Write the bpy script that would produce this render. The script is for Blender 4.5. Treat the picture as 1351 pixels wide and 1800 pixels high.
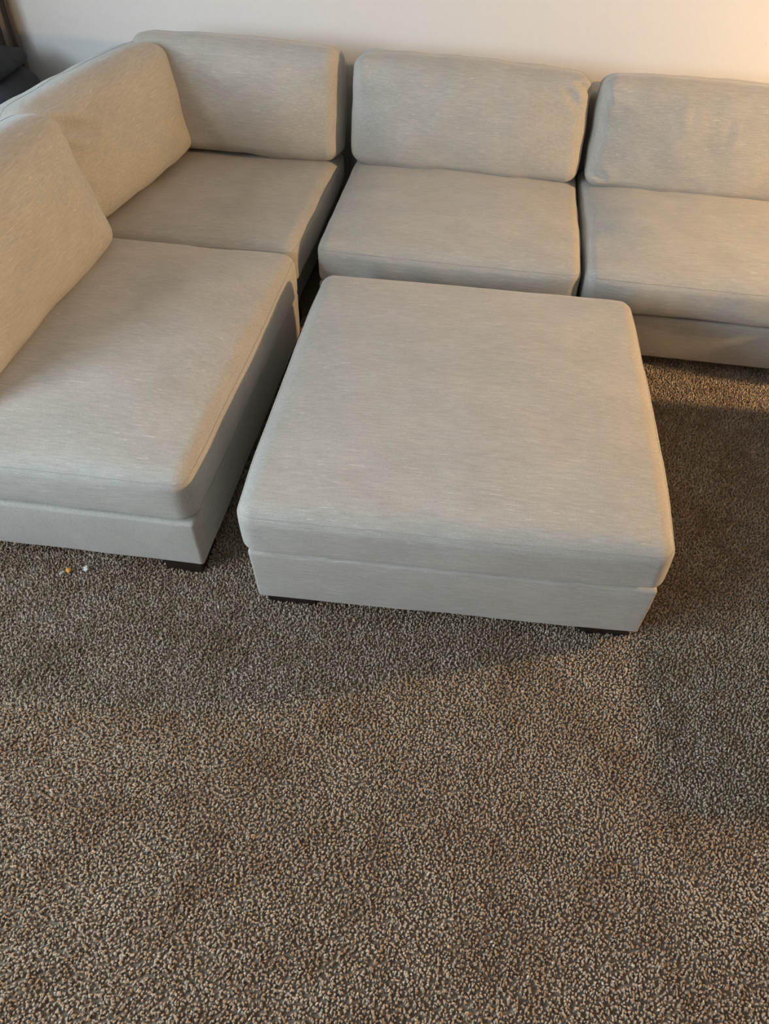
import bpy, math, random
import numpy as np
from mathutils import Vector, Matrix, noise

scene = bpy.context.scene
for o in list(bpy.data.objects):
    bpy.data.objects.remove(o, do_unlink=True)
COL = scene.collection

# ------------------------------------------------------------------ camera
IMG_W, IMG_H = 1351.0, 1800.0
CAM = dict(loc=(.5035, -.9262, 1.742), yaw=-.0594, pitch=-.6949, roll=.0681, f=1264.66, cx=793.09, cy=594.06)
def setup_camera():
    cd = bpy.data.cameras.new('camera'); co = bpy.data.objects.new('camera', cd); COL.objects.link(co)
    y, p, r = CAM['yaw'], CAM['pitch'], CAM['roll']
    f = Vector((math.sin(y)*math.cos(p), math.cos(y)*math.cos(p), math.sin(p)))
    ri = Vector((math.cos(y), -math.sin(y), 0)); up = ri.cross(f)
    R = math.cos(r)*ri + math.sin(r)*up; U = -math.sin(r)*ri + math.cos(r)*up
    m = Matrix((R, U, -f)).transposed().to_4x4(); m.translation = Vector(CAM['loc'])
    co.matrix_world = m
    cd.sensor_fit = 'HORIZONTAL'; cd.sensor_width = 36.0
    cd.lens = CAM['f']/IMG_W*36.0
    cd.shift_x = -(CAM['cx']-IMG_W/2)/IMG_W
    cd.shift_y = (CAM['cy']-IMG_H/2)/IMG_W
    cd.clip_start = .02; cd.clip_end = 50
    scene.camera = co
setup_camera()

# ------------------------------------------------------------------ light
LAMP_POS = (3.70, .85, 1.48)
LAMP_STRENGTH = 3250.0
LAMP_COLOR = (1.0, .65, .34)
WINDOW_POWER = 21.0
REAR_WINDOW_POWER = 136.0
WINDOW_COLOR = (.70, .85, 1.0)
world = bpy.data.worlds.new('world'); scene.world = world; world.use_nodes = True
world.node_tree.nodes['Background'].inputs[0].default_value = (.62, .78, 1.0, 1)
world.node_tree.nodes['Background'].inputs[1].default_value = 1.0
def window_light(name, loc, rot, sx, sy, power, color):
    ld = bpy.data.lights.new(name, 'AREA'); ld.shape = 'RECTANGLE'; ld.size = sx; ld.size_y = sy
    ld.energy = power; ld.color = color
    o = bpy.data.objects.new(name, ld); COL.objects.link(o); o.location = loc; o.rotation_euler = rot
    return o
# daylight entering through the two glazed openings in the left wall
window_light('daylight', (-2.18, .55, 1.27), (0, -math.pi/2, 0), .50, 1.3, WINDOW_POWER, WINDOW_COLOR)
window_light('daylight', (-2.18, -1.55, 1.85), (0, -math.pi/2, 0), 1.30, 1.7, REAR_WINDOW_POWER, WINDOW_COLOR)

vs = scene.view_settings
vs.view_transform = 'Standard'; vs.look = 'None'; vs.gamma = 1.0; vs.use_curve_mapping = False
vs.exposure = 0.02

# ------------------------------------------------------------------ materials
def new_mat(name):
    m = bpy.data.materials.new(name); m.use_nodes = True
    nt = m.node_tree
    return m, nt, nt.nodes, nt.links, nt.nodes['Principled BSDF']

def fabric(name, axis=0, c_dark=(.395, .370, .320), c_light=(.50, .475, .417)):
    """slubbed linen weave; the slubs run along the given local axis"""
    m, nt, N, L, b = new_mat(name)
    tc = N.new('ShaderNodeTexCoord')
    def noise_at(scale_along, scale_across, detail, rough=.6):
        mp = N.new('ShaderNodeMapping'); s = [scale_across]*3; s[axis] = scale_along
        mp.inputs['Scale'].default_value = s; L.new(tc.outputs['Object'], mp.inputs['Vector'])
        n = N.new('ShaderNodeTexNoise'); n.inputs['Scale'].default_value = 1.0
        n.inputs['Detail'].default_value = detail; n.inputs['Roughness'].default_value = rough
        L.new(mp.outputs[0], n.inputs['Vector']); return n
    slub = noise_at(20, 210, 2.5, .65)
    fine = noise_at(260, 420, 1.0)
    patch = noise_at(5, 9, 2.0)
    bright = noise_at(22, 240, 1.0)
    ramp = N.new('ShaderNodeValToRGB'); L.new(slub.outputs['Fac'], ramp.inputs['Fac'])
    ramp.color_ramp.elements[0].position = .26; ramp.color_ramp.elements[0].color = (*c_dark, 1)
    ramp.color_ramp.elements[1].position = .76; ramp.color_ramp.elements[1].color = (*c_light, 1)
    # scattered pale slub threads
    r2 = N.new('ShaderNodeMapRange'); r2.inputs[1].default_value = .66; r2.inputs[2].default_value = .80
    r2.inputs[3].default_value = 0; r2.inputs[4].default_value = .5
    L.new(bright.outputs['Fac'], r2.inputs[0])
    mx = N.new('ShaderNodeMix'); mx.data_type = 'RGBA'; mx.inputs['B'].default_value = (.74, .72, .68, 1)
    L.new(r2.outputs[0], mx.inputs['Factor']); L.new(ramp.outputs['Color'], mx.inputs['A'])
    r3 = N.new('ShaderNodeMapRange'); r3.inputs[3].default_value = .86; r3.inputs[4].default_value = 1.12
    L.new(patch.outputs['Fac'], r3.inputs[0])
    r4 = N.new('ShaderNodeMapRange'); r4.inputs[3].default_value = .80; r4.inputs[4].default_value = 1.20
    L.new(fine.outputs['Fac'], r4.inputs[0])
    mu = N.new('ShaderNodeMath'); mu.operation = 'MULTIPLY'
    L.new(r3.outputs[0], mu.inputs[0]); L.new(r4.outputs[0], mu.inputs[1])
    mv = N.new('ShaderNodeVectorMath'); mv.operation = 'SCALE'
    L.new(mx.outputs['Result'], mv.inputs[0]); L.new(mu.outputs[0], mv.inputs['Scale'])
    L.new(mv.outputs[0], b.inputs['Base Color'])
    b.inputs['Roughness'].default_value = .92
    b.inputs['Specular IOR Level'].default_value = .15
    b.inputs['Sheen Weight'].default_value = .25; b.inputs['Sheen Roughness'].default_value = .45
    add = N.new('ShaderNodeMath'); add.operation = 'ADD'
    L.new(slub.outputs['Fac'], add.inputs[0]); L.new(fine.outputs['Fac'], add.inputs[1])
    bp = N.new('ShaderNodeBump'); bp.inputs['Strength'].default_value = .25; bp.inputs['Distance'].default_value = .001
    L.new(add.outputs[0], bp.inputs['Height']); L.new(bp.outputs[0], b.inputs['Normal'])
    return m

def plain(name, color, rough=.8, var=.08, scale=30, bump=0.0, sheen=0.0, stretch=None):
    m, nt, N, L, b = new_mat(name)
    tc = N.new('ShaderNodeTexCoord'); n = N.new('ShaderNodeTexNoise')
    mp = N.new('ShaderNodeMapping'); mp.inputs['Scale'].default_value = stretch or (1, 1, 1)
    L.new(tc.outputs['Object'], mp.inputs['Vector']); L.new(mp.outputs[0], n.inputs['Vector'])
    n.inputs['Scale'].default_value = scale; n.inputs['Detail'].default_value = 4
    r = N.new('ShaderNodeValToRGB'); L.new(n.outputs['Fac'], r.inputs['Fac'])
    r.color_ramp.elements[0].position = .3; r.color_ramp.elements[1].position = .7
    r.color_ramp.elements[0].color = (*[c*(1-var) for c in color], 1)
    r.color_ramp.elements[1].color = (*[c*(1+var) for c in color], 1)
    L.new(r.outputs[0], b.inputs['Base Color']); b.inputs['Roughness'].default_value = rough
    if sheen: b.inputs['Sheen Weight'].default_value = sheen
    if bump:
        bp = N.new('ShaderNodeBump'); bp.inputs['Strength'].default_value = bump; bp.inputs['Distance'].default_value = .004
        L.new(n.outputs['Fac'], bp.inputs['Height']); L.new(bp.outputs[0], b.inputs['Normal'])
    return m

def carpet_pile_material():
    m, nt, N, L, b = new_mat('carpet_yarn')
    at = N.new('ShaderNodeAttribute'); at.attribute_name = 'yarn'
    r = N.new('ShaderNodeValToRGB'); L.new(at.outputs['Fac'], r.inputs['Fac'])
    el = r.color_ramp.elements
    el[0].position = 0; el[0].color = (.27, .19, .122, 1)
    el[1].position = 1; el[1].color = (.80, .69, .54, 1)
    e = el.new(.35); e.color = (.43, .322, .215, 1)
    e = el.new(.52); e.color = (.48, .40, .30, 1)
    e = el.new(.70); e.color = (.56, .455, .335, 1)
    e = el.new(.88); e.color = (.66, .56, .43, 1)
    L.new(r.outputs[0], b.inputs['Base Color']); b.inputs['Roughness'].default_value = .9
    b.inputs['Specular IOR Level'].default_value = .15; b.inputs['Sheen Weight'].default_value = .15
    return m

M = {}
M['fab_x'] = fabric('linen_fabric', 0)
M['fab_y'] = fabric('linen_fabric_railroaded', 1)
M['shade_deck'] = plain('seam_gap_shade', (.045, .042, .04), .95, .1, 200)  # shade of the cushion gap, put into a near-black colour
M['seam'] = plain('seam_thread', (.36, .335, .31), .95, .1, 200)
M['leg'] = plain('dark_stained_wood', (.018, .011, .008), .45, .3, 20, stretch=(1, 8, 8))
M['wall'] = plain('painted_wall', (.82, .795, .75), .85, .012, 60, bump=.03)
M['taupe'] = plain('bounce_cut_wall', (.20, .185, .17), .85, .012, 60, bump=.03)  # dark colour put on the unseen walls to soak up bounce light
M['ceil'] = plain('ceiling_paint', (.48, .47, .46), .9, .01, 60)
M['trim'] = plain('trim_paint', (.82, .81, .79), .5, .01, 20)
M['carpet'] = plain('carpet_backing', (.22, .168, .12), .95, .45, 140, bump=.6)
M['yarn'] = carpet_pile_material()
M['bag'] = plain('charcoal_canvas', (.035, .036, .038), .85, .25, 25, bump=.2)
M['bag_strap'] = plain('black_webbing', (.016, .016, .018), .7, .2, 80)
M['curtain'] = plain('brown_curtain_cloth', (.16, .115, .08), .9, .15, 40, stretch=(1, 1, .05))
M['metal'] = plain('brushed_metal', (.22, .2, .18), .35, .1, 40)
M['crumb_orange'] = plain('orange_crumb', (.75, .33, .05), .6, .25, 300)
M['crumb_white'] = plain('white_crumb', (.72, .71, .66), .7, .1, 300)
M['crumb_pale'] = plain('pale_flake', (.45, .46, .38), .7, .15, 300)
def globe_material():
    m, nt, N, L, b = new_mat('lit_globe')
    b.inputs['Base Color'].default_value = (.9, .85, .75, 1)
    b.inputs['Emission Color'].default_value = (*LAMP_COLOR, 1)
    b.inputs['Emission Strength'].default_value = LAMP_STRENGTH
    return m
M['globe'] = globe_material()

# ------------------------------------------------------------------ object helpers
def link_mesh(name, verts, faces, mat, parent=None, smooth=True):
    me = bpy.data.meshes.new(name)
    me.from_pydata([tuple(map(float, v)) for v in verts], [], faces); me.update()
    if smooth: me.polygons.foreach_set('use_smooth', [True]*len(me.polygons))
    me.materials.append(mat)
    o = bpy.data.objects.new(name, me); COL.objects.link(o)
    if parent: o.parent = parent
    return o
def empty(name, loc, rz=0):
    o = bpy.data.objects.new(name, None); COL.objects.link(o); o.location = loc; o.rotation_euler = (0, 0, rz)
    o.empty_display_size = .1
    return o
def tag(o, label, cat, group=None):
    o['label'] = label; o['category'] = cat
    if group: o['group'] = group
    return o
def struct(o):
    o['kind'] = 'structure'; return o

def box_lattice(size, r, cells, edge_cells=5):
    """surface lattice of a box, with finer rows in the rounded margin"""
    axes = []
    for s, c in zip(size, cells):
        h = s/2; rr = min(r, h*.98)
        if edge_cells:
            t = np.linspace(0, 1, edge_cells+1)[:-1]
            t = np.tan(t*math.pi/4)             # even arc steps once rounded
            left = -h + rr*(1-t[::-1]) if False else None
            a = np.tan(np.linspace(0, math.pi/4, edge_cells+1))
            corner = rr*a                       # distance from the inner box towards the face
            inner = np.linspace(-(h-rr), h-rr, c+1)
            ax = np.concatenate([-(h-rr)-corner[:0:-1], inner, (h-rr)+corner[1:]])
        else:
            ax = np.linspace(-h, h, c+1)
        axes.append(ax)
    idx = {}; V = []; F = []
    n = [len(a)-1 for a in axes]
    def vid(i, j, k):
        key = (i, j, k)
        if key not in idx:
            idx[key] = len(V); V.append((axes[0][i], axes[1][j], axes[2][k]))
        return idx[key]
    for j in range(n[1]):
        for i in range(n[0]):
            F.append((vid(i, j, n[2]), vid(i+1, j, n[2]), vid(i+1, j+1, n[2]), vid(i, j+1, n[2])))
            F.append((vid(i, j+1, 0), vid(i+1, j+1, 0), vid(i+1, j, 0), vid(i, j, 0)))
    for k in range(n[2]):
        for i in range(n[0]):
            F.append((vid(i, 0, k), vid(i+1, 0, k), vid(i+1, 0, k+1), vid(i, 0, k+1)))
            F.append((vid(i, n[1], k+1), vid(i+1, n[1], k+1), vid(i+1, n[1], k), vid(i, n[1], k)))
        for j in range(n[1]):
            F.append((vid(0, j, k+1), vid(0, j+1, k+1), vid(0, j+1, k), vid(0, j, k)))
            F.append((vid(n[0], j, k), vid(n[0], j+1, k), vid(n[0], j+1, k+1), vid(n[0], j, k+1)))
    return np.array(V), F

class Soft:
    """a stuffed box: rounded edges, crowned faces, slack and creases.
    size, r, crown = outward swell of (-x,+x,-y,+y,-z,+z); creases = [(p0, p1, width, depth)];
    post = function applied to the finished points"""
    def __init__(s, size, r, crown=(0,)*6, power=2.2, lump=.004, lump_scale=5, seed=0, creases=(), post=None, corner_pull=0.0, r_low=None):
        s.size = np.array(size, float); s.r = r; s.crown = crown; s.power = power; s.lump = lump
        s.lump_scale = lump_scale; s.seed = seed; s.creases = creases; s.post = post; s.corner_pull = corner_pull; s.r_low = r_low
    def deform(s, P):
        P = np.array(P, float); h = s.size/2
        r = np.broadcast_to(np.minimum(s.r, h*.98), P.shape).copy()
        if s.r_low: r[P[:, 2] < 0, 2] = s.r_low      # tighter lower edge
        inner = np.clip(P, -(h-r), h-r)
        q = (P-inner)/r
        ln = np.linalg.norm(q, axis=1, keepdims=True); ln[ln == 0] = 1
        nrm = q/ln
        out = inner + nrm*r
        u = np.clip(out/h, -1, 1); w = 1-np.abs(u)**s.power
        d = np.zeros_like(out)
        for ax in range(3):
            a, b = [k for k in range(3) if k != ax]
            f = w[:, a]*w[:, b]
            lo, hi = s.crown[2*ax], s.crown[2*ax+1]
            t = u[:, ax]
            d[:, ax] = f*np.where(t > 0, hi*t, lo*t)
        if s.corner_pull:
            # corners draw in where the cover is stretched
            k = (np.abs(u[:, 0])*np.abs(u[:, 2]))**6
            d[:, 0] -= s.corner_pull*np.sign(u[:, 0])*k; d[:, 2] -= s.corner_pull*np.sign(u[:, 2])*k
        out = out + d
        if s.lump:
            lum = np.array([noise.noise(Vector(p)*s.lump_scale + Vector((s.seed*7.1, s.seed*3.3, s.seed*1.7))) +
                            .45*noise.noise(Vector(p)*s.lump_scale*2.7 + Vector((s.seed*2.1, 9.7, s.seed*5.3))) for p in out])
            out = out + nrm*(lum*s.lump)[:, None]
        for p0, p1, wd, dp in s.creases:
            a = np.array(p0, float); b = np.array(p1, float); ab = b-a
            t = np.clip(((out-a)@ab)/(ab@ab), 0, 1); c = a+t[:, None]*ab
            wob = np.array([noise.noise(Vector(p)*14) for p in c])*wd*.6
            dist = np.linalg.norm(out-c, axis=1)+wob
            fade = .35+.65*np.sin(math.pi*np.clip(t, .08, .92))
            out = out - nrm*(dp*fade*(np.exp(-(dist/wd)**2)-.55*np.exp(-((dist-1.9*wd)/wd)**2)))[:, None]
        if s.post: out = s.post(out)
        return out
    def build(s, name, mat, parent, cells=(40, 30, 8), edge_cells=5):
        V, F = box_lattice(s.size, s.r, cells, edge_cells)
        return link_mesh(name, s.deform(V), F, mat, parent)
    def ring(s, axis, at, n=64):
        """closed loop round the box surface, at the given coordinate on one axis"""
        a, b = [k for k in range(3) if k != axis]
        ha, hb = s.size[a]/2, s.size[b]/2
        pts = []
        for side in range(4):
            for i in range(n):
                t = -1+2*i/n
                e = {0: (t*ha, -hb), 1: (ha, t*hb), 2: (-t*ha, hb), 3: (-ha, -t*hb)}[side]
                p = [0, 0, 0]; p[axis] = at; p[a] = e[0]; p[b] = e[1]; pts.append(p)
        return s.deform(np.array(pts))

def tube(name, pts, rad, mat, parent, closed=False, sides=6):
    pts = [Vector(p) for p in pts]; n = len(pts); V = []; F = []
    for i, p in enumerate(pts):
        a = pts[(i-1) % n] if (closed or i > 0) else p
        b = pts[(i+1) % n] if (closed or i < n-1) else p
        t = (b-a).normalized() if (b-a).length > 1e-9 else Vector((0, 0, 1))
        ref = Vector((0, 0, 1)) if abs(t.z) < .9 else Vector((1, 0, 0))
        x = t.cross(ref).normalized(); y = t.cross(x)
        rr = rad[i] if isinstance(rad, (list, tuple)) else rad
        for k in range(sides):
            an = 2*math.pi*k/sides
            V.append(p + (x*math.cos(an)+y*math.sin(an))*rr)
    m = n if closed else n-1
    for i in range(m):
        for k in range(sides):
            F.append((i*sides+k, i*sides+(k+1) % sides, ((i+1) % n)*sides+(k+1) % sides, ((i+1) % n)*sides+k))
    if not closed:
        F.append(tuple(range(sides))[::-1]); F.append(tuple((n-1)*sides+k for k in range(sides)))
    return link_mesh(name, V, F, mat, parent)

def block(name, lo, hi, mat, parent=None, bevel=.004):
    lo, hi = np.array(lo, float), np.array(hi, float); c = (lo+hi)/2
    s = Soft(hi-lo, bevel, lump=0)
    V, F = box_lattice(s.size, bevel, (1, 1, 1), 2)
    return link_mesh(name, s.deform(V)+c, F, mat, parent, smooth=False)
def lathe(name, prof, mat, parent, sides=32):
    V = []; F = []
    for r, z in prof:
        for k in range(sides):
            a = 2*math.pi*k/sides; V.append((r*math.cos(a), r*math.sin(a), z))
    for i in range(len(prof)-1):
        for k in range(sides):
            F.append((i*sides+k, i*sides+(k+1) % sides, (i+1)*sides+(k+1) % sides, (i+1)*sides+k))
    return link_mesh(name, V, F, mat, parent)

def shift(dx, dy, dz, rx=0.0, shear=0.0, fan=0.0):
    """lean about x, slide sideways with height, then move"""
    c, s_ = math.cos(rx), math.sin(rx)
    def f(P):
        Q = P.copy()
        Q[:, 0] = P[:, 0] + (shear + fan*P[:, 0])*P[:, 2]
        y = P[:, 1]; z = P[:, 2]
        Q[:, 1] = c*y - s_*z; Q[:, 2] = s_*y + c*z
        return Q + np.array([dx, dy, dz])
    return f

# ------------------------------------------------------------------ the room
WALL_Y = 2.13; LEFT_X = -2.15; RIGHT_X = 5.2; REAR_Y = -3.0; CEIL = 2.7
FLOOR = struct(block('floor', (LEFT_X-.15, REAR_Y-.15, -.1), (RIGHT_X+.15, WALL_Y+.15, 0), M['carpet'], bevel=.001))
struct(block('wall_back', (LEFT_X-.15, WALL_Y, 0), (RIGHT_X+.15, WALL_Y+.12, CEIL), M['wall'], bevel=.001))
struct(block('wall_right', (RIGHT_X, REAR_Y, 0), (RIGHT_X+.12, WALL_Y, CEIL), M['taupe'], bevel=.001))
struct(block('ceiling', (LEFT_X-.15, REAR_Y-.12, CEIL), (RIGHT_X+.15, WALL_Y+.12, CEIL+.1), M['ceil'], bevel=.001))
def wall_with_openings(name, x0, x1, y0, y1, openings):
    """a wall slab along y with window openings (a0, a1, z0, z1)"""
    V = []; F = []
    def bx(ya, yb, za, zb):
        b = len(V)
        for z in (za, zb):
            V.extend([(x0, ya, z), (x1, ya, z), (x1, yb, z), (x0, yb, z)])
        F.extend([(b+3, b+2, b+1, b), (b+4, b+5, b+6, b+7), (b, b+1, b+5, b+4), (b+1, b+2, b+6, b+5), (b+2, b+3, b+7, b+6), (b+3, b, b+4, b+7)])
    at = y0
    for a0, a1, z0, z1 in openings:
        bx(at, a0, 0, CEIL); bx(a0, a1, 0, z0); bx(a0, a1, z1, CEIL); at = a1
    bx(at, y1, 0, CEIL)
    return struct(link_mesh(name, V, F, M['taupe'], smooth=False))
def window(name, loc, rz, hw, hh):
    w = struct(empty(name, loc, rz))
    block('frame', (-.02, -hw-.06, -.06), (.02, hw+.06, 0), M['trim'], w)
    block('frame', (-.02, -hw-.06, hh), (.02, hw+.06, hh+.06), M['trim'], w)
    block('frame', (-.02, -hw-.06, 0), (.02, -hw, hh), M['trim'], w)
    block('frame', (-.02, hw, 0), (.02, hw+.06, hh), M['trim'], w)
    block('mullion', (-.02, -.02, 0), (.02, .02, hh), M['trim'], w)
wall_with_openings('wall_left', LEFT_X-.12, LEFT_X, REAR_Y, WALL_Y, [(-2.4, -.7, 1.20, 2.50), (-.1, 1.2, 1.02, 1.52)])
window('window_1', (LEFT_X, .55, 1.02), 0, .65, .50)
window('window_2', (LEFT_X, -1.55, 1.20), 0, .85, 1.30)
struct(block('wall_rear', (LEFT_X-.15, REAR_Y-.12, 0), (RIGHT_X+.15, REAR_Y, CEIL), M['taupe'], bevel=.001))
struct(block('baseboard_back', (LEFT_X, WALL_Y-.014, 0), (RIGHT_X, WALL_Y, .09), M['trim'], bevel=.003))

# ------------------------------------------------------------------ sectional sofa
ZB, ZS, ZT = .052, .240, .400            # base underside, base/cushion seam, seat edge height

def leg(parent, x0, x1, y0, y1):
    block('leg', (x0, y0, 0.0), (x1, y1, ZB+.004), M['leg'], parent, .003)

def upholstered_base(parent, x0, x1, y0, y1, z1=ZS, mat=None, taper=.006, name='base'):
    w, d, h = x1-x0, y1-y0, z1-ZB
    def post(P):
        k = np.clip((h/2-P[:, 2])/h, 0, 1)
        Q = P.copy(); Q[:, 0] *= 1-2*taper/w*k; Q[:, 1] *= 1-2*taper/d*k
        return Q + np.array([(x0+x1)/2, (y0+y1)/2, (ZB+z1)/2])
    return Soft((w, d, h), .010, (.004,)*6, lump=.0018, lump_scale=6, seed=x0*3+y0, post=post).build('base' if name is None else name, mat or M['fab_x'], parent, (24, 24, 6), 3)

def shade_deck(parent, x0, x1, y0, y1, z0, z1, inset=.028):  # inset block added so the seam shows a dark shadow line
    block('shade_deck', (x0+inset, y0+inset, z0-.03), (x1-inset, y1-inset, z1+.004), M['shade_deck'], parent, .002)

def seat_cushion(parent, x0, x1, y0, y1, z0, z1, crown=.035, mat=None, seed=1, r=.040, swell=(.004, .004, .014, .006), creases=(), lump=.0065, seams=True, tilt=0.0):
    w, d, h = x1-x0, y1-y0, z1-z0
    c = ((x0+x1)/2, (y0+y1)/2, (z0+z1)/2)
    s = Soft((w, d, h), r, (*swell, 0, crown), power=2.6, lump=lump, lump_scale=4.2, seed=seed, creases=creases, r_low=.012, post=lambda P: shift(*c)(P + np.stack([P[:, 0]*0, P[:, 0]*0, tilt*(P[:, 0]-w/2)*(P[:, 2] > 0)], 1)))
    o = s.build('seat_cushion', mat or M['fab_x'], parent, (46, 36, 5), 6)
    if seams:
        tube('seam', s.ring(2, h/2-r*.42), .0011, M['seam'], o, True, 5)
    return o

def back_cushion(parent, cx, cy, cz, w, t, h, lean, seed=3, shear=0.0, creases=(), mat=None, r=.048, crown=(.006, .006, .050, .02, .004, .012), pull=.006, lump=.010, fan=0.0):
    s = Soft((w, t, h), r, crown, power=2.4, lump=lump, lump_scale=4.0, seed=seed, creases=creases, post=shift(cx, cy, cz, lean, shear, fan), corner_pull=pull)
    o = s.build('back_cushion', mat or M['fab_x'], parent, (48, 8, 24), 6)
    tube('seam', s.ring(1, 0.0), .0011, M['seam'], o, True, 5)
    return o

def back_frame(parent, x0, x1, y0, y1, z1=.70):
    w, d, h = x1-x0, y1-y0, z1-ZB
    return Soft((w, d, h), .03, (.003,)*6, lump=.002, seed=x0, post=shift((x0+x1)/2, (y0+y1)/2, (ZB+z1)/2)).build('back_frame', M['fab_x'], parent, (16, 3, 10), 4)

DEPTH = .96
LEAN = -.20
def armless_module(name, loc, rz, w, seat_kw, back_kw, label, seat_w=None, legs=True):
    """local frame: x along the width, front edge at y = 0, back at y = DEPTH"""
    e = empty(name, loc, rz); h = w/2
    upholstered_base(e, -h+.006, h-.006, .0, DEPTH-.1, z1=ZS-.004)
    shade_deck(e, -h+.006, h-.006, .0, DEPTH-.1, ZS-.004, ZS+.007)
    back_frame(e, -h+.006, h-.006, DEPTH-.15, DEPTH)
    sk = dict(z0=ZS+.007, z1=ZT); sk.update(seat_kw)
    seat_cushion(e, -h+.007, h-.007, sk.pop('y0', -.012), sk.pop('y1', .78), sk.pop('z0'), sk.pop('z1'), **sk)
    bk = dict(cx=0, cy=.700, cz=.597, w=w-.02, t=.19, h=.42, lean=LEAN); bk.update(back_kw)
    back_cushion(e, **bk)
    for sx in (-1, 1):
        for y0 in (.02, DEPTH-.13):
            a, b = sorted((sx*(h-.02), sx*(h-.12)))
            leg(e, a, b, y0, y0+.10)
    tag(e, label, 'sofa', 'grey linen sectional sofa seats')
    return e

YF = 1.1034
# middle seat of the back run
armless_module('sofa_module', (.3524, YF, 0), 0, .918,
    dict(seed=2, crown=.034),
    dict(seed=4, w=.90, cx=-.004, shear=.03, creases=[((.33, -.12, .18), (.41, -.09, .09), .013, .012), ((.37, -.12, .20), (.44, -.07, .15), .011, .012),
                          ((-.40, -.1, .12), (-.34, -.1, .18), .012, .004), ((.10, -.13, -.17), (.13, -.12, -.21), .010, .005),
                          ((.20, -.13, -.16), (.22, -.12, -.21), .012, .006)]),
    'grey linen armless sofa seat against the wall, directly behind the square ottoman')
# right seat of the back run
armless_module('sofa_module', (1.2724, YF, 0), 0, .918,
    dict(seed=7, crown=.036, creases=[((-.45, -.25, .09), (-.42, .15, .09), .11, .012)]),
    dict(seed=9, w=.90, cx=.012, shear=.03, creases=[((-.45, -.09, .16), (-.41, -.11, .11), .013, .009), ((-.41, -.11, .11), (-.29, -.14, .07), .012, .008), ((-.44, -.09, -.13), (-.36, -.13, -.18), .014, .012),
                          ((-.12, -.14, .16), (-.10, -.14, .06), .014, .005), ((.02, -.14, .16), (.03, -.14, .02), .012, .005),
                          ((-.02, -.13, -.15), (.0, -.12, -.20), .012, .006)]),
    'grey linen armless sofa seat at the right end, lit warmest, with carpet showing before it')
# the next seat along the wall, standing a little forward
armless_module('sofa_module', (2.205, YF-.05, 0), 0, .918, dict(seed=12), dict(seed=13),
    'grey linen armless sofa seat beyond the right edge, pushed slightly forward')
# end seat of the left run, facing right
armless_module('sofa_module', (-.154, .0546+.4975, 0), math.pi/2+.004, .990,
    dict(seed=15, crown=.046, mat=M['fab_y'], swell=(.010, .006, .018, .006), y0=-.004, y1=.80),
    dict(seed=17, w=.87, cx=.008, cy=.705, cz=.618, t=.20, h=.465, shear=.0, pull=.012, r=.062, mat=M['fab_x'],
         creases=[((.38, -.10, .18), (.43, -.08, .12), .014, .006), ((-.1, -.14, .1), (.0, -.14, .06), .03, .004)]),
    'grey linen armless sofa seat at the front left, its bare side facing the camera')

# corner seat
def corner_module():
    x1, y0 = -.178, 1.058
    x0, y1 = -1.117, 2.063
    e = empty('sofa_corner_module', (x1, y0, 0)); W, D = x1-x0, y1-y0
    upholstered_base(e, -W+.1, -.032, .004, D-.1, z1=ZS-.004)
    shade_deck(e, -W+.1, -.032, .004, D-.1, ZS-.004, ZS+.007)
    f1 = back_frame(e, -W+.006, -.006, D-.15, D)
    w, d, h = .15, D-.165, .70-ZB
    Soft((w, d, h), .03, (.003,)*6, lump=.002, seed=5, post=shift(-W+.081, .006+d/2, (ZB+.70)/2)).build('back_frame', M['fab_x'], e, (3, 16, 10), 4)
    seat_cushion(e, -.80, 0.010, .008, .80, ZS+.007, ZT-.006, crown=.018, tilt=.035, seed=21, swell=(.006, .010, .008, .006))
    back_cushion(e, -.377, .74, .600, .80, .19, .43, LEAN, seed=23,
        creases=[((.30, -.13, .10), (.38, -.09, .0), .02, .004), ((.33, -.1, .17), (.385, -.07, .12), .012, .005)])
    # the cushion on the left side, facing right: built in a turned frame
    c = Soft((.745, .20, .435), .066, (.012, .020, .042, .02, .004, .014), power=2.4, lump=.007, lump_scale=4.5, seed=27,
        creases=[((-.26, -.13, .19), (-.31, -.12, .14), .012, .006), ((-.33, -.10, .19), (-.30, -.12, .13), .012, -.006), ((-.16, -.12, .19), (-.12, -.14, .14), .014, .006),
                 ((-.30, -.13, .15), (-.20, -.15, .08), .022, .030)], corner_pull=.008)
    base_post = shift(0, 0, 0, LEAN, .05, .24)
    def turned(P):
        Q = base_post(P)
        # local x -> +y, local front (-y) -> +x
        R = np.stack([-Q[:, 1]+.15*Q[:, 0], Q[:, 0], Q[:, 2]], 1)
        return R + np.array([-.737, .300, .598])
    c.post = turned
    o = c.build('back_cushion', M['fab_y'], e, (48, 8, 24), 6)
    tube('seam', c.ring(1, 0.0), .0011, M['seam'], o, True, 5)
    for a, b in ((-.12, .02), (-W+.02, .02), (-.12, D-.13), (-W+.02, D-.13)):
        leg(e, a, a+.10, b, b+.10)
    tag(e, 'grey linen corner sofa seat with back cushions on two sides, in the far left corner', 'sofa', 'grey linen sectional sofa seats')
corner_module()

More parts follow.
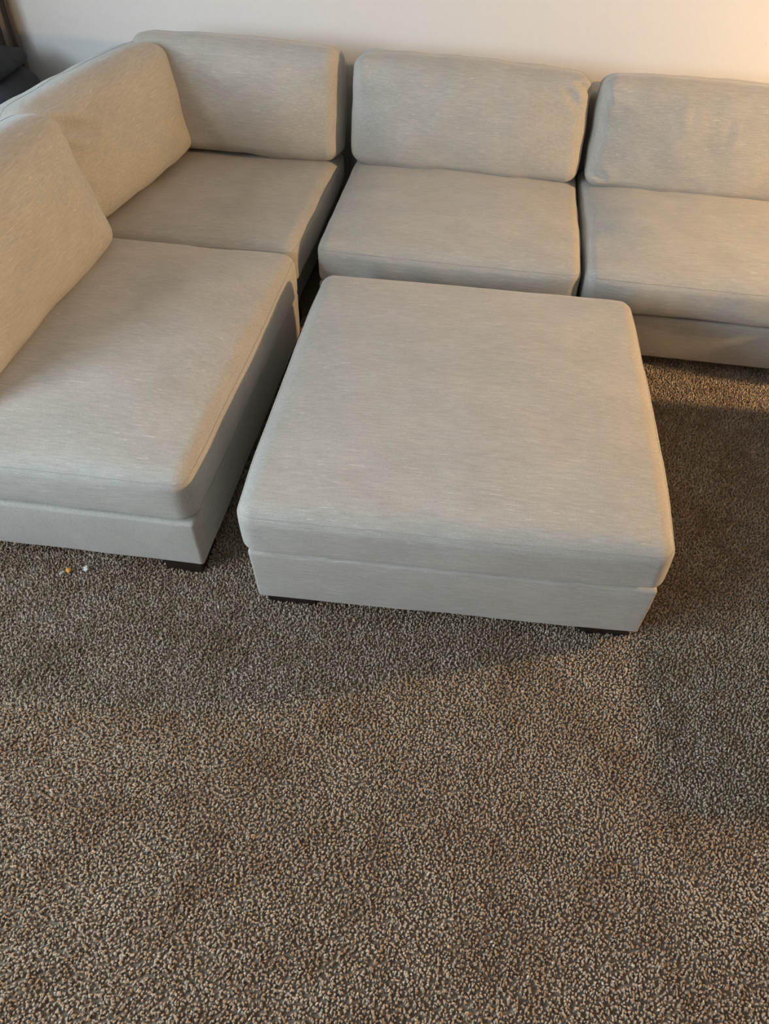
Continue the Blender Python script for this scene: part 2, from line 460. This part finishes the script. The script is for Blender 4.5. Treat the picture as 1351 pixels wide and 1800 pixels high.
def ottoman(loc, rz, label, seed):
    e = empty('ottoman', loc, rz); W, L = .968, .93
    upholstered_base(e, .002, W-.002, .002, L-.002, z1=.250, taper=.003)
    shade_deck(e, .002, W-.002, .002, L-.002, .250, .263)
    w, d = W+.018, L+.016
    z0, z1 = .263, .412
    s = Soft((w, d, z1-z0), .042, (.014, .014, .008, .012, 0, .032), power=2.6, lump=.004, lump_scale=3.6, seed=seed,
             creases=[((.40, -.42, .06), (.455, -.36, .03), .012, .004), ((.36, -.44, .05), (.40, -.40, .07), .014, .003)], r_low=.016, post=shift(W/2, L/2, (z0+z1)/2))
    o = s.build('seat_cushion', M['fab_x'], e, (56, 54, 4), 7)
    tube('seam', s.ring(2, (z1-z0)/2-.016), .0009, M['seam'], o, True, 5)
    for a in (.022, W-.145):
        for b in (.022, L-.13):
            leg(e, a, a+.123, b, b+.108)
    tag(e, label, 'ottoman', 'matching square ottomans')
    return e
ottoman((0, 0, 0), .025, 'large square grey linen ottoman on dark block feet in the middle of the carpet', 31)
ottoman((1.70, -.03, 0), .0, 'second square grey linen ottoman beyond the right edge of the carpet', 33)

# ------------------------------------------------------------------ floor lamp (off to the right)
def floor_lamp():
    x, y, z = LAMP_POS
    e = empty('floor_lamp', (x, y, 0))
    lathe('base', [(0, 0), (.14, 0), (.14, .012), (.13, .02), (.02, .028), (0, .028)], M['metal'], e)
    tube('pole', [(0, 0, .02), (0, 0, z*.5), (0, 0, z-.08)], .011, M['metal'], e, sides=12)
    lathe('socket', [(0, z-.10), (.03, z-.10), (.035, z-.07), (0, z-.065)], M['metal'], e)
    R = .055
    lathe('globe', [(R*math.sin(a), z-R*math.cos(a)) for a in np.linspace(.001, math.pi-.001, 17)], M['globe'], e)
    lathe('shade', [(.02, z+.13), (.06, z+.125), (.20, z+.03), (.203, z+.025), (.197, z+.026), (.058, z+.118), (.02, z+.122)], M['metal'], e)  # unseen shade, added to keep lamp light off the ceiling
    tag(e, 'slim metal floor lamp with a glowing warm globe beyond the right edge', 'lamp')
floor_lamp()

# ------------------------------------------------------------------ behind the left run: dark bag, brown curtain
def bag():
    e = empty('bag', (-1.72, 1.84, 0))
    body = Soft((.50, .30, .58), .09, (.02, .02, .03, .02, 0, .03), lump=.02, lump_scale=5, seed=41,
        creases=[((.05, -.2, .12), (.22, -.18, .08), .03, .015), ((0, -.2, -.02), (.2, -.18, .0), .03, .012)], post=shift(0, 0, .29))
    body.build('body', M['bag'], e, (20, 12, 20), 5)
    fl = Soft((.40, .26, .07), .034, (.01,)*6, lump=.01, seed=43, post=shift(.0, 0, .625))
    fl.build('flap', M['bag'], e, (16, 12, 2), 4)
    tube('strap', [(.12, -.185, .50), (.15, -.22, .40), (.16, -.225, .25), (.13, -.20, .12)], .014, M['bag_strap'], e, sides=8)
    tag(e, 'dark charcoal canvas bag slumped by the wall behind the left seats', 'bag')
bag()
def curtain():
    V = []; F = []; nx, nz = 60, 24
    for side in (0, 1):
        for k in range(nz+1):
            z = .04+2.2*k/nz
            for i in range(nx+1):
                x = -2.12+.49*i/nx
                y = 2.085-.028*math.sin(i*.95+.3*math.sin(k*.4))-.006*math.sin(i*2.3+k*.2)+(.004 if side else 0)
                V.append((x, y, z))
    st = (nx+1)*(nz+1)
    for k in range(nz):
        for i in range(nx):
            a = k*(nx+1)+i
            F.append((a, a+1, a+nx+2, a+nx+1)); F.append((st+a, st+a+nx+1, st+a+nx+2, st+a+1))
    for k in range(nz):
        for i in (0, nx):
            a = k*(nx+1)+i; F.append((a, a+nx+1, st+a+nx+1, st+a))
    for i in range(nx):
        F.append((i, st+i, st+i+1, i+1)); a = nz*(nx+1)+i; F.append((a, a+1, st+a+1, st+a))
    o = link_mesh('curtain', V, F, M['curtain'])
    tag(o, 'brown curtain hanging on the wall at the far left, above the dark bag', 'curtain')
curtain()

# ------------------------------------------------------------------ crumbs on the carpet
def crumb(name, x, y, z, size, mat, seed, label, flat=1.0):
    s = Soft(size, min(size)*.45, (.0006,)*6, lump=.0016, lump_scale=160, seed=seed)
    V, F = box_lattice(s.size, s.r, (3, 3, 2), 3)
    o = link_mesh(name, s.deform(V), F, mat); o.location = (x, y, z); o.rotation_euler = (.15, -.1, seed*1.3)
    tag(o, label, 'crumb', 'crumbs dropped on the carpet')
crumb('crumb', -.513, .030, .018, (.011, .013, .009), M['crumb_orange'], 1, 'small orange crumb on the carpet by the front left sofa seat')
crumb('crumb', -.527, .021, .016, (.007, .013, .004), M['crumb_pale'], 2, 'pale greenish flake lying against the orange crumb on the carpet')
crumb('crumb', -.471, .041, .018, (.015, .010, .008), M['crumb_white'], 4, 'small white crumb on the carpet, right of the orange crumb')

# ------------------------------------------------------------------ carpet pile
def carpet_pile():
    rng = np.random.default_rng(5)
    x0, x1, y0, y1 = -.95, 2.0, -1.15, 1.20
    step = .0058
    gx = np.arange(x0, x1, step); gy = np.arange(y0, y1, step)
    X, Y = np.meshgrid(gx, gy); P = np.stack([X.ravel(), Y.ravel()], 1)
    P += rng.uniform(-.45, .45, P.shape)*step
    # no pile needed deep under the furniture
    keep = ~((P[:, 0] > .08) & (P[:, 0] < .86) & (P[:, 1] > .12) & (P[:, 1] < .86))
    keep &= ~((P[:, 0] < -.28) & (P[:, 1] > .16)); keep &= ~((P[:, 1] > 1.19)); keep &= ~((P[:, 0] > 1.95) & (P[:, 1] > .1) & (P[:, 1] < .8))
    P = P[keep]; n = len(P)
    ln = rng.uniform(.008, .0125, n); rad = rng.uniform(.0021, .0035, n)
    big = np.array([noise.noise(Vector((p[0]*7, p[1]*7, 3.1))) for p in P])
    mid = np.array([noise.noise(Vector((p[0]*32, p[1]*32, 8.4))) for p in P])
    ang = rng.uniform(0, 2*math.pi, n)*.75 + big*3.0
    tilt = rng.uniform(.0, .55, n)
    dx, dy = np.cos(ang)*np.sin(tilt), np.sin(ang)*np.sin(tilt); dz = np.cos(tilt)
    S = 3; levels = np.array([0, .6, 1.0]); prof = np.array([.8, 1.0, .62]); K = 3
    tw = rng.uniform(0, 2*math.pi, n); cur = rng.uniform(-.35, .35, (n, 2))
    V = np.zeros((n, K*S, 3), np.float32)
    for k, (t, pr) in enumerate(zip(levels, prof)):
        cx = P[:, 0]+dx*ln*t*(.35+.65*t)+cur[:, 0]*ln*t*t*.5
        cy = P[:, 1]+dy*ln*t*(.35+.65*t)+cur[:, 1]*ln*t*t*.5
        cz = ln*t*(dz*.5+.5)-.001
        for j in range(S):
            a = tw+j*2*math.pi/S+t*1.6
            V[:, k*S+j, 0] = cx+np.cos(a)*rad*pr; V[:, k*S+j, 1] = cy+np.sin(a)*rad*pr; V[:, k*S+j, 2] = cz
    base = (np.arange(n)*K*S)[:, None]
    quads = []
    for k in range(K-1):
        for j in range(S):
            quads.append([k*S+j, k*S+(j+1) % S, (k+1)*S+(j+1) % S, (k+1)*S+j])
    Q = (base[:, :, None]+np.array(quads)[None]).reshape(-1)
    T = (base+np.array([[(K-1)*S, (K-1)*S+1, (K-1)*S+2]])).reshape(-1)
    nq, ntri = n*len(quads), n
    me = bpy.data.meshes.new('carpet_pile')
    me.vertices.add(n*K*S); me.vertices.foreach_set('co', V.reshape(-1))
    me.loops.add(len(Q)+len(T)); me.loops.foreach_set('vertex_index', np.concatenate([Q, T]).astype(np.int32))
    me.polygons.add(nq+ntri)
    me.polygons.foreach_set('loop_start', np.concatenate([np.arange(nq)*4, nq*4+np.arange(ntri)*3]).astype(np.int32))
    me.polygons.foreach_set('use_smooth', np.ones(nq+ntri, bool))
    me.update(calc_edges=True); me.validate()
    val = np.clip(.45+.28*big+.26*mid+rng.normal(0, .08, n), 0, 1)
    val = np.where(rng.random(n) < .015, .93, val)
    at = me.attributes.new('yarn', 'FLOAT', 'POINT'); at.data.foreach_set('value', np.repeat(val, K*S).astype(np.float32))
    me.materials.append(M['yarn'])
    o = bpy.data.objects.new('carpet_pile', me); COL.objects.link(o)
    o['kind'] = 'stuff'; o['label'] = 'mottled taupe brown shag carpet pile'; o.parent = FLOOR
    print('tufts', n)
carpet_pile()
